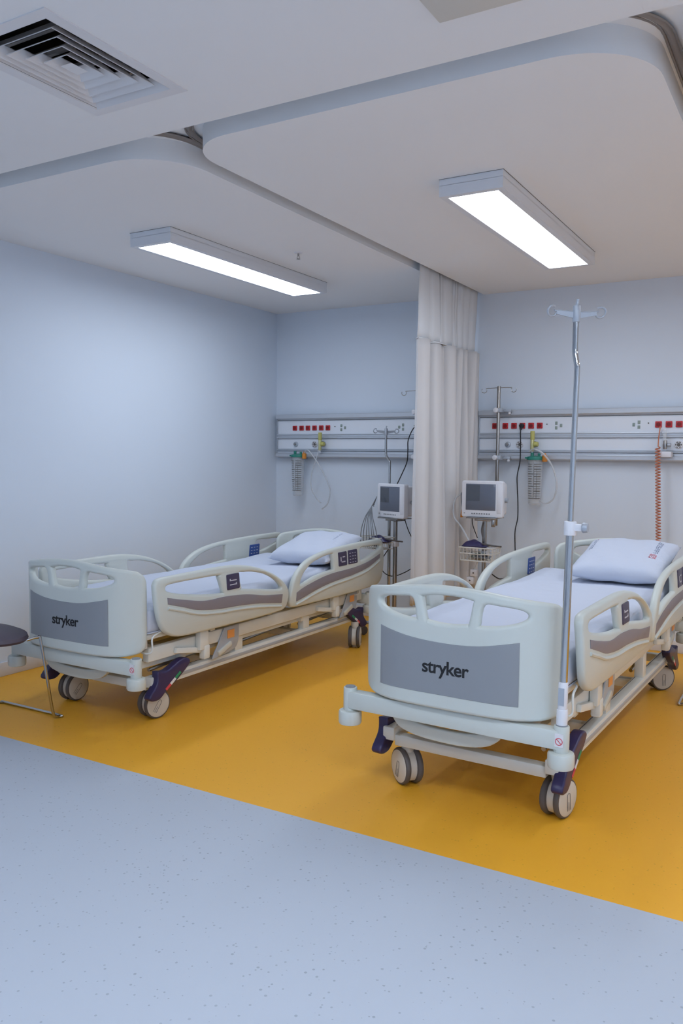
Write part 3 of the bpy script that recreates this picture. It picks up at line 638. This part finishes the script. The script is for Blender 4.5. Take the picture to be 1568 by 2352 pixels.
def make_bed(name_label, x, y, rz, dz, casters):
    T = thing('hospital_bed', name_label, 'bed', (x, y, 0), rz, 'cream plastic hospital beds')
    U = lambda z: z + dz                      # everything above the base frame
    # ---- boards
    def board(nm, v0, flip, sx=1., zt=0., scale=1.):
        b = plate(smooth_loop(FB_OUT, 4), [smooth_loop(FH1, 4), smooth_loop([(-p[0], p[1]) for p in FH1][::-1], 4), smooth_loop(FH2, 4)], .034, .013)
        cuts(b, 0, [-.385 + i * .035 for i in range(23)])
        def f(c):
            p = fmap(c.x, c.y, c.z)
            return Vector((p.x * sx * .975 + .012, v0 + flip * p.y, U(p.z + zt)))
        b.move(f); return b.build(nm, M['cream'], T, sharp=50)
    fb = board('footboard', 0, 1); hb = board('headboard', 2.32, -1, .86, -.018)
    pn = [(-.285, .712), (-.285, .712), (-.15, .687), (0, .678), (.13, .685), (.270, .712), (.270, .712), (.270, .486), (.270, .486), (-.285, .486), (-.285, .486)]
    b = plate(smooth_loop(pn, 5), [], .004, .001); cuts(b, 0, [-.27 + i * .03 for i in range(19)])
    b.move(lambda c: (lambda p: Vector((p.x * .975 + .014, p.y, U(p.z))))(fmap(c.x, c.y, .0172 + c.z)))
    pnl = b.build('logo_panel', M['fpanel'], fb, label='blue-grey inset panel')
    b = lettering('stryker', .0685, .0012)
    b.move(lambda c: (lambda p: Vector((p.x, p.y, U(p.z))))(fmap(c.x + .010, c.y + .585, .0195 + c.z)))
    b.build('lettering', M['black'], pnl, smooth=False)
    # ---- side rails
    def rail(nm, out, holes, stripe, s, foot):
        u0 = .438 if s > 0 else (-.406 if foot else -.440); bul = .012 if s > 0 else 0.
        if foot and s < 0:                    # the far rail starts a little further from the footboard
            sq = lambda L: [(.13 + (a - .09) * .965, b) for a, b in L]; out, holes, stripe = sq(out), [sq(h) for h in holes], sq(stripe)
        def f(c): return Vector((u0 + s * c.z + s * bul * math.sin(PI * min(max((c.y - .48) / .33, 0), 1)), c.x, U(c.y)))
        b = plate(smooth_loop(out, 5), [smooth_loop(h, 5) for h in holes], .034, .013)
        cuts(b, 1, [.52, .56, .60, .64, .68, .72, .76]); b.move(f)
        r = b.build(nm, M['cream'], T, sharp=50)
        b = plate(smooth_loop(stripe, 6), [], .003, .0008); cuts(b, 1, [.54, .58, .62, .66, .70]); b.move(lambda c: f(Vector((c.x, c.y, c.z + .0178)))); b.build('grey_stripe', M['stripe'], r)
        low = stripe[len(stripe) // 2 + 1:][::-1]
        if foot and s < 0: low = low[2:]
        pts = [f(Vector((p[0], p[1] - .020, .0165))) for p in smooth_loop(low, 5, closed=False)]
        MB().tube(pts, .0085, 8).build('moulded_rib', M['cream'], r)
        def keypad(v0, v1, z0, z1, out_, m, marks, nm='control_panel', skew=0.):
            q = plate(rrect(v0, v1, z0, z1, .008), [], .005, .0015); tt = .0188 if out_ else -.0188
            q.move(lambda c: f(Vector((c.x - skew * (c.y - z0), c.y, c.z + tt)))); q = q.build(nm, M[m], r)
            k = MB()
            for a0, a1, b0, b1 in marks:
                e = .003 if out_ else -.003
                va, vb, za, zb = v0 + (v1 - v0) * a0, v0 + (v1 - v0) * a1, z0 + (z1 - z0) * b0, z0 + (z1 - z0) * b1
                pts4 = [f(Vector((p - skew * (w - z0), w, tt + e))) for p, w in ((va, za), (vb, za), (vb, zb), (va, zb))]
                n2 = [p + Vector((s * (.0006 if out_ else -.0006), 0, 0)) for p in pts4]
                A = [k.bm.verts.new(p) for p in pts4]; B = [k.bm.verts.new(p) for p in n2]
                for i in range(4): k.bm.faces.new((A[i], A[(i + 1) % 4], B[(i + 1) % 4], B[i]))
                k.bm.faces.new(A); k.bm.faces.new(B)
            k.build('symbols', M['whitemark'], q, smooth=False)
        arrows = [(.2, .75, .55, .62), (.2, .28, .62, .70), (.2, .75, .28, .35), (.67, .75, .35, .43)]
        grid = [(.12 + .28 * i, .26 + .28 * i, .10 + .22 * j, .15 + .22 * j) for i in range(3) for j in range(4)]
        if foot: keypad(.632, .742, .682, .765, True, 'purple2', arrows)
        else:
            keypad(1.810, 1.920, .680, .772, True, 'purple2', [(.2, .3, .35, .65), (.3, .75, .25, .33), (.45, .75, .60, .68)])
            keypad(1.938, 2.062, .680, .774, True, 'purple2', grid)
            keypad(2.02, 2.14, .650, .748, False, 'blue', grid, skew=-.1)
        return r
    for s in (1, -1):
        rail('foot_side_rail', FR_OUT, [FR_H1, FR_H2], FR_ST, s, True)
        rail('head_side_rail', HR_OUT, [HR_H1, HR_H2], HR_ST, s, False)
    # ---- end beams with sockets, bumpers
    for v, nm in ((-.005, 'foot_beam'), (2.315, 'head_beam')):
        b = MB().b6(-.425, .425, v - .028, v + .028, U(.355), U(.424), .008)
        bm_ = b.build(nm, M['cream'], T)
        for s in (-1, 1):
            MB().cyl((s * .425, v, U(.345)), (s * .425, v, U(.437)), .027, seg=22, bev=.003).build('pole_socket', M['cream'], bm_)
            MB().cyl((s * .425, v, U(.436)), (s * .425, v, U(.441)), .020, seg=18).build('socket_cap', M['fpanel'], bm_)
            MB().cyl((s * .425, v, U(.288)), (s * .425, v, U(.346)), .046, seg=28, bev=.010).build('bumper_roller', M['cream'], T)
        if v < 1:
            q = MB().box((.425, v - .0275, U(.392)), (.030, .002, .046), RZ(.0)).build('warning_label', M['labelwhite'], bm_)
            MB().tube([(.425 + .012 * math.cos(a * PI / 8), v - .0292, U(.388) + .012 * math.sin(a * PI / 8)) for a in range(16)], .0012, 5, closed=True).tube([(.417, v - .0292, U(.396)), (.433, v - .0292, U(.380))], .0012, 5).build('no_entry_symbol', M['labelred'], q)
    # pull-out shelf under the foot beam
    sh = [(-.262, .345), (-.262, .345), (.190, .345), (.190, .345), (.178, .318), (.13, .288), (.05, .272), (-.05, .270), (-.15, .277), (-.22, .295), (-.25, .320)]
    b = plate(smooth_loop(sh, 4), [smooth_loop([(-.20, .338), (-.20, .338), (.13, .338), (.13, .338), (.04, .324), (-.10, .324)], 4)], .026, .006)
    b.move(lambda c: Vector((c.x, .052 + c.z, U(c.y)))); b.build('pull_handle', M['cream'], T)
    # ---- mattress platform and lift frame
    b = MB().b6(-.37, .395, .08, 2.22, U(.500), U(.528), .006)
    for v in (.10, .62, 1.15, 1.70, 2.15): b.b6(-.38, .38, v - .02, v + .02, U(.455), U(.502), .003)
    b.build('mattress_platform', M['creamframe'], T)
    b = MB()
    for s in (-1, 1): b.b6(s * .345, s * .385, .12, 2.28, U(.385), U(.455), .006); b.b6(s * .30, s * .33, .10, 2.24, U(.345), U(.385), .004)
    for v in (.40, .85, 1.55, 2.05): b.b6(-.36, .36, v - .025, v + .025, U(.35), U(.40), .004)
    b.build('upper_frame', M['creamframe'], T)
    for s in (-1, 1):
        sr = MB().b6(s * .315, s * .368, .16, 2.28, .188, .243, .006).build('base_side_rail', M['creamframe'], T)
        MB().b6(s * .3665, s * .3700, .30, 2.20, .208, .226, .001).build('rail_groove', M['alud'], sr)
        MB().b6(s * .322, s * .326, .20, 2.24, .2425, .2440).build('rail_seam', M['grille'], sr)
    for v0, v1 in ((.170, .220), (.74, .79), (1.60, 1.65), (2.25, 2.30)): MB().b6(-.318, .318, v0, v1, .168, .214, .006).build('base_cross_bar', M['creamframe'], T)
    for v in (.875, 1.585):
        for s in (-1, 1): MB().b6(s * .318, s * .362, v - .035, v + .035, .235, U(.40), .004).build('lift_column', M['creamframe'], T)
    MB().b6(-.11, .11, .95, 1.50, .245, U(.36), .012).cyl((0, .55, .27), (0, .98, U(.33)), .03, seg=16).build('motor_housing', M['beige'], T)
    for v0, v1 in ((.22, .85), (.88, 1.56), (1.60, 2.20)):
        for s in (-1, 1): MB().tube([(s * .29, v0, .26), (s * .31, v1, U(.36))], .010, 8).build('lift_link', M['steel'], T)
    # ---- rail hinge brackets, release plates, mattress wire
    for s in (-1, 1):
        for v in (.50, 1.86):
            q = MB().box((s * .405, v, U(.435)), (.035, .07, .11), None, .006).box((s * .405, v + .02, U(.365)), (.040, .048, .075), None, .008)
            q.box((s * .395, v - .10, U(.395)), (.02, .20, .030), RX(-.18), .004)
            q.build('rail_bracket', M['creamframe'], T)
            q = plate(smooth_loop([(v + .20, .46), (v + .20, .46), (v + .33, .46), (v + .33, .46), (v + .325, .37), (v + .28, .325), (v + .12, .305), (v + .10, .315), (v + .15, .38)], 4), [], .008, .002)
            q.move(lambda c: Vector((s * (.392 + c.z), c.x, U(c.y)))); q = q.build('release_plate', M['alud'], T)
            MB().b6(s * .396, s * .399, v + .225, v + .285, U(.395), U(.44)).build('orange_sticker', M['orangelab'], q)
            MB().box((s * .396, v + .20, U(.345)), (.02, .12, .03), RX(.35), .006).build('release_lever', M['beige'], T)
        for v, w in ((.10, .06), (2.16, -.06)):
            if s < 0: continue
            MB().tube(smooth_loop([(s * .40, v + w * 1.7, U(.53)), (s * .425, v + w, U(.535)), (s * .43, v, U(.518)), (s * .43, v, U(.455)), (s * .41, v - .01, U(.440)), (s * .37, v - .01, U(.440))], 4, closed=False), .0045, 8).build('mattress_wire', M['creamframe'], T)
    # ---- casters and brake pedals
    for (u, v, yaw, ang) in casters:
        c = thing('caster', None, None, (u, v, 0)); del_keys = None
        c.parent = T; c.location = (u, v, 0); c.rotation_euler = (0, 0, yaw)
        for s in (-1, 1):
            x0 = s * .016
            w = MB().lathe([(.030, 0), (.068, 0), (.074, .004), (.076, .010), (.076, .016), (.073, .022), (.066, .024), (.030, .024)], (x0, 0, .076), (s, 0, 0), 40).build('tyre', M['tyre'], c)
            cv = MB().lathe([(0, .022), (.0665, .022), (.0665, .0245), (.060, .0275), (0, .0285)], (x0, 0, .076), (s, 0, 0), 36).build('wheel_cover', M['covers'], c)
            g = MB(); X = x0 + s * .0290
            lp = [(-.010, -.045), (-.010, .012), (-.004, .022), (.004, .022), (.010, .012), (.010, -.045)]
            g.tube([(X, q * math.cos(ang) - h * math.sin(ang), .076 + q * math.sin(ang) + h * math.cos(ang)) for q, h in smooth_loop(lp, 3, closed=False)], .0011, 4)
            for q in (0.,): g.tube([(X, q * math.cos(ang) + .045 * math.sin(ang), .076 - .045 * math.cos(ang)), (X, q * math.cos(ang) + .012 * math.sin(ang), .076 - .012 * math.cos(ang))], .0011, 4)
            g.build('cover_marks', M['grille'], cv)
        h = MB(); ho = [(.060 * math.cos(math.radians(a)), .076 + .068 * math.sin(math.radians(a))) for a in range(-58, 239, 12)]
        h.prism(ho, lambda a, b, t: Vector((t, a, b)), -.0155, .0155); h.cyl((0, 0, .125), (0, 0, .185), .027, seg=20, bev=.003); h.build('hood', M['covers'], c, sharp=30)
    for s in (-1, 1):
        for v0, f in ((0, 1), (2.46, -1)):
            pd = [(.142, .138), (.135, .162), (.185, .215), (.190, .268), (.200, .274), (.262, .268), (.350, .300), (.400, .304), (.432, .284), (.414, .257), (.333, .203), (.268, .176), (.215, .138), (.18, .130)]
            q = plate(smooth_loop(pd, 4), [], .046, .008)
            q.move(lambda c: Vector((s * (.375 + c.z), v0 + f * (c.x - .015), c.y)))
            q = q.build('brake_pedal', M['purple'], T)
            for a0, a1, m_ in ((.0, .22, 'labelred'), (.22, .45, 'labelwhite'), (.45, .70, 'labelgreen')):
                A = Vector((.245, .172)); B = Vector((.400, .270)); p0 = A.lerp(B, a0 + .0); p1 = A.lerp(B, a1)
                nn = Vector((.0055, -.0055))
                g = MB().prism([tuple(p0 + nn), tuple(p1 + nn), tuple(p1 - nn), tuple(p0 - nn)], lambda a, b, t: Vector((s * (.3985 + t), v0 + f * (a - .015), b)), -.001, .0008)
                g.build('brake_label', M[m_], q, smooth=False)
    return T
cR = math.radians
bedR = make_bed('cream hospital bed with the tall chrome pole at its foot, nearer right', -1.166, 2.80, cR(-1.9), 0.,
    [(.338, .262, cR(-12), .1), (-.285, .225, cR(55), .2), (.300, 2.30, cR(-46), .0), (-.30, 2.28, cR(20), .3)])
bedL = make_bed('cream hospital bed beside the blank left wall, stool in front', -3.205, 2.85, 0., -.055,
    [(.272, .275, cR(-12), -.6), (-.312, .270, cR(0), -.8), (.375, 2.20, cR(23), 0), (-.30, 2.28, cR(10), .3)])
for o in bpy.data.objects:
    if o.name.split('.')[0] == 'caster' and o.type == 'EMPTY':
        for k in ('label', 'category', 'group'):
            if k in o: del o[k]

def on_bed(bx, by, rz, u, v, z):
    c, s = math.cos(rz), math.sin(rz); return Vector((bx + c * u - s * v, by + s * u + c * v, z))
def mattress(bx, by, rz, dz, label):
    def sx(a): return a
    t = thing('mattress', label, 'mattress', on_bed(bx, by, rz, 0, .08, .529 + dz), rz, 'white sheeted mattresses')
    L, W, H = 2.10, .79, .142
    b = MB().box((.015, L / 2, H / 2), (W, L, H), None, .035, 5)
    cuts(b, 1, [.1 + .1 * i for i in range(20)]); cuts(b, 0, [-.35 + .07 * i for i in range(11)])
    rnd = random.Random(5)
    ph = [rnd.uniform(0, 6) for _ in range(6)]
    def f(c):
        z = c.z
        if z > H * .5: z += .0022 * math.sin(9 * c.y + ph[0] + 3 * c.x) + .0016 * math.sin(23 * c.y + ph[1] - 7 * c.x) + .0012 * math.sin(17 * c.x + ph[2] + 4 * c.y)
        s = max(0, c.y - 1.45); z += s * s * .035
        return Vector((c.x, c.y, z))
    b.move(f); b.build('sheeted_pad', M['sheet'], t, sharp=60)
    e = MB().tube([(-.355, .012, .006), (.385, .012, .006), (.403, .03, .006), (.403, 2.07, .006)], .004, 6); e.build('sheet_hem', M['sheet'], t)
    return t
mattress(-1.166, 2.80, cR(-1.9), 0, 'white sheeted mattress on the bed with the tall chrome pole')
mattress(-3.205, 2.85, 0, -.055, 'white sheeted mattress on the bed beside the blank left wall')
def pillow(bx, by, rz, dz, uc, w, v0, ln, tilt, yaw, label, red):
    t = thing('pillow', label, 'pillow', on_bed(bx, by, rz, uc, v0, .672 + dz), rz + yaw, 'white printed pillows')
    t.rotation_euler = (tilt, 0, rz + yaw)
    th = .066
    def prof(u, v, s):
        a, b = 2 * u - 1, 2 * v - 1
        k = max(0, (1 - abs(a) ** 3.4)) ** .5 * max(0, (1 - abs(b) ** 3.0)) ** .42
        pin = 1 - .05 * (1 - abs(b) ** 2) * abs(a) ** 3; pin2 = 1 - .05 * (1 - abs(a) ** 2) * abs(b) ** 3
        return Vector((a * w / 2 * pin, (b * pin2 + 1) * ln / 2, .050 + s * (th * k + .003) + .004 * math.sin(9 * a + 5 * b) * k))
    b = MB().grid(lambda u, v: prof(u, v, 1), 36, 26).grid(lambda u, v: prof(u, v, -1), 36, 26)
    bmesh.ops.remove_doubles(b.bm, verts=b.bm.verts[:], dist=.0065)
    b.build('pillowcase', M['pillow'], t, sharp=80)
    rnd = random.Random(11 if red else 12)
    def marks(us, vs, m, nm, wd):
        g = MB()
        for v in vs:
            for u in us:
                if rnd.random() < .12: continue
                du, dv = (.010, .0034) if rnd.random() < .6 else (.0042, .009)
                du *= wd
                P = [prof((u + a) , (v + c), 1) + Vector((0, 0, .0012)) for a, c in ((-du, -dv), (du, -dv), (du, dv), (-du, dv))]
                g.bm.faces.new([g.bm.verts.new(p) for p in P])
        o = g.build(nm, M[m], t, smooth=False)
        md = o.modifiers.new('ink', 'SOLIDIFY'); md.thickness = .0006
    if red:
        marks([.80, .82, .84, .86], [.33 + .02 * i for i in range(6)], 'inkred', 'red_print', 1.)
        marks([.82, .84, .86], [.47 + .025 * i for i in range(14)], 'inkblue', 'blue_print', .9)
        marks([.10, .125], [.50 + .03 * i for i in range(10)], 'inkblue', 'blue_print', .8)
        marks([.115], [.82, .84], 'inkred', 'red_print', .8)
    else:
        marks([.09, .115], [.50 + .03 * i for i in range(5)], 'inkblue', 'blue_print', .9)
        marks([.10, .125], [.74 + .03 * i for i in range(5)], 'inkblue', 'blue_print', .9)
        marks([.80, .82], [.52 + .03 * i for i in range(9)], 'inkblue', 'blue_print', .6)
    return t
pillow(-1.166, 2.80, cR(-1.9), 0, .155, .50, 1.735, .53, cR(14.5), 0, 'white pillow with red and blue print on the bed with the tall pole', True)
pillow(-3.205, 2.85, 0, -.055, .215, .46, 1.70, .52, cR(13), cR(2), 'white pillow with faint blue print on the bed beside the left wall', False)

pR = on_bed(-1.166, 2.80, cR(-1.9), .425, -.005, 0)
bed_pole(pR.x, pR.y, .46, 1.12, 1.845, 'tall chrome drip pole at the foot corner of the right bed', (.0145, 0), cR(-1.9))
lp = bed_pole(-2.915, 5.74, .12, .95, 1.56, 'grey drip pole with a bend, standing behind the left monitor', (-.006, 0), 0, False, (-.034, .255))
MB().cyl((0, 0, .045), (0, 0, .13), .03, .022, seg=18, bev=.004).lathe([(0, .03), (.085, .03), (.09, .036), (.085, .046), (.03, .055), (0, .055)], (0, 0, 0), (0, 0, 1), 28).build('weighted_foot', M['steel'], lp)
for k in range(4):
    q = Vector((.065 * math.cos(k * PI / 2 + .6), .065 * math.sin(k * PI / 2 + .6), 0)); MB().cyl(q, q + Vector((0, 0, .032)), .018, seg=14, bev=.003).build('foot_pad', M['tyre'], lp)

# ------------------------------------------------------------------ stools
def stool(x, y, rz, label):
    t = thing('stool', label, 'stool', (x, y, 0), rz, 'dark padded stools with sled legs')
    b = MB(); prof = [(0, .438), (.19, .438), (.222, .445), (.232, .458), (.226, .474), (.195, .486), (.10, .492), (0, .493)]
    b.lathe(prof, (0, 0, 0), (0, 0, 1), 40, .80).move(lambda c: Vector((c.x * 1.30, c.y + .03, c.z))).build('seat_pad', M['seat'], t)
    MB().lathe([(0, .426), (.17, .426), (.18, .432), (.18, .439), (0, .439)], (0, .03, 0), (0, 0, 1), 32, .80).build('seat_plate', M['tyre'], t)
    for s in (-1, 1):
        pts = [(-.20, s * .14 + .02, .432), (-.222, s * .19 + .02, .44), (-.228, s * .225, .41), (-.225, s * .29, .06), (-.225, s * .31, .018), (-.225, s * .335, .008), (-.20, s * .345, .008), (.20, s * .345, .008), (.225, s * .335, .008), (.225, s * .31, .018), (.225, s * .29, .06), (.228, s * .225, .41), (.222, s * .19 + .02, .44), (.20, s * .14 + .02, .432)]
        MB().tube(smooth_loop(pts, 5, closed=False), .0075, 10).build('sled_leg', M['chrome'], t)
    return t
stool(-3.555, 2.525, 0, 'dark padded stool at the left edge in front of the left bed')
stool(-.297, 5.03, cR(90), 'stool whose brown foot tip shows at the right edge behind the right bed')

# ------------------------------------------------------------------ camera, world, view
cam = bpy.data.cameras.new('camera'); co = bpy.data.objects.new('camera', cam); COL.objects.link(co)
yaw, pitch, roll, F = 5.28464793e-01, -6.73222777e-02, 9.95139447e-03, 1896.779
fw = Vector((-math.sin(yaw) * math.cos(pitch), math.cos(yaw) * math.cos(pitch), math.sin(pitch)))
rt = Vector((math.cos(yaw), math.sin(yaw), 0)); up = rt.cross(fw)
r2 = rt * math.cos(roll) + up * math.sin(roll); u2 = -rt * math.sin(roll) + up * math.cos(roll)
co.matrix_world = Matrix(((r2.x, u2.x, -fw.x, 0), (r2.y, u2.y, -fw.y, 0), (r2.z, u2.z, -fw.z, 1.35), (0, 0, 0, 1)))
cam.sensor_fit = 'HORIZONTAL'; cam.sensor_width = 36; cam.lens = F / 1568 * 36; cam.clip_start = .05
sc = bpy.context.scene; sc.camera = co
w = bpy.data.worlds.new('world'); w.use_nodes = True; sc.world = w
w.node_tree.nodes['Background'].inputs[0].default_value = (.6, .7, .9, 1); w.node_tree.nodes['Background'].inputs[1].default_value = .3
sc.view_settings.view_transform = 'Standard'; sc.view_settings.look = 'None'; sc.view_settings.gamma = 1; sc.view_settings.exposure = 0.27
sc.view_settings.use_curve_mapping = False
sc.cycles.use_denoising = True
sc.cycles.use_light_tree = False; sc.cycles.max_bounces = 6; sc.cycles.diffuse_bounces = 4; sc.cycles.glossy_bounces = 3; sc.cycles.transparent_max_bounces = 8; sc.cycles.sample_clamp_indirect = 6
sc.cycles.use_adaptive_sampling = True; sc.cycles.adaptive_threshold = .06; sc.cycles.adaptive_min_samples = 12; sc.cycles.caustics_reflective = False; sc.cycles.caustics_refractive = False
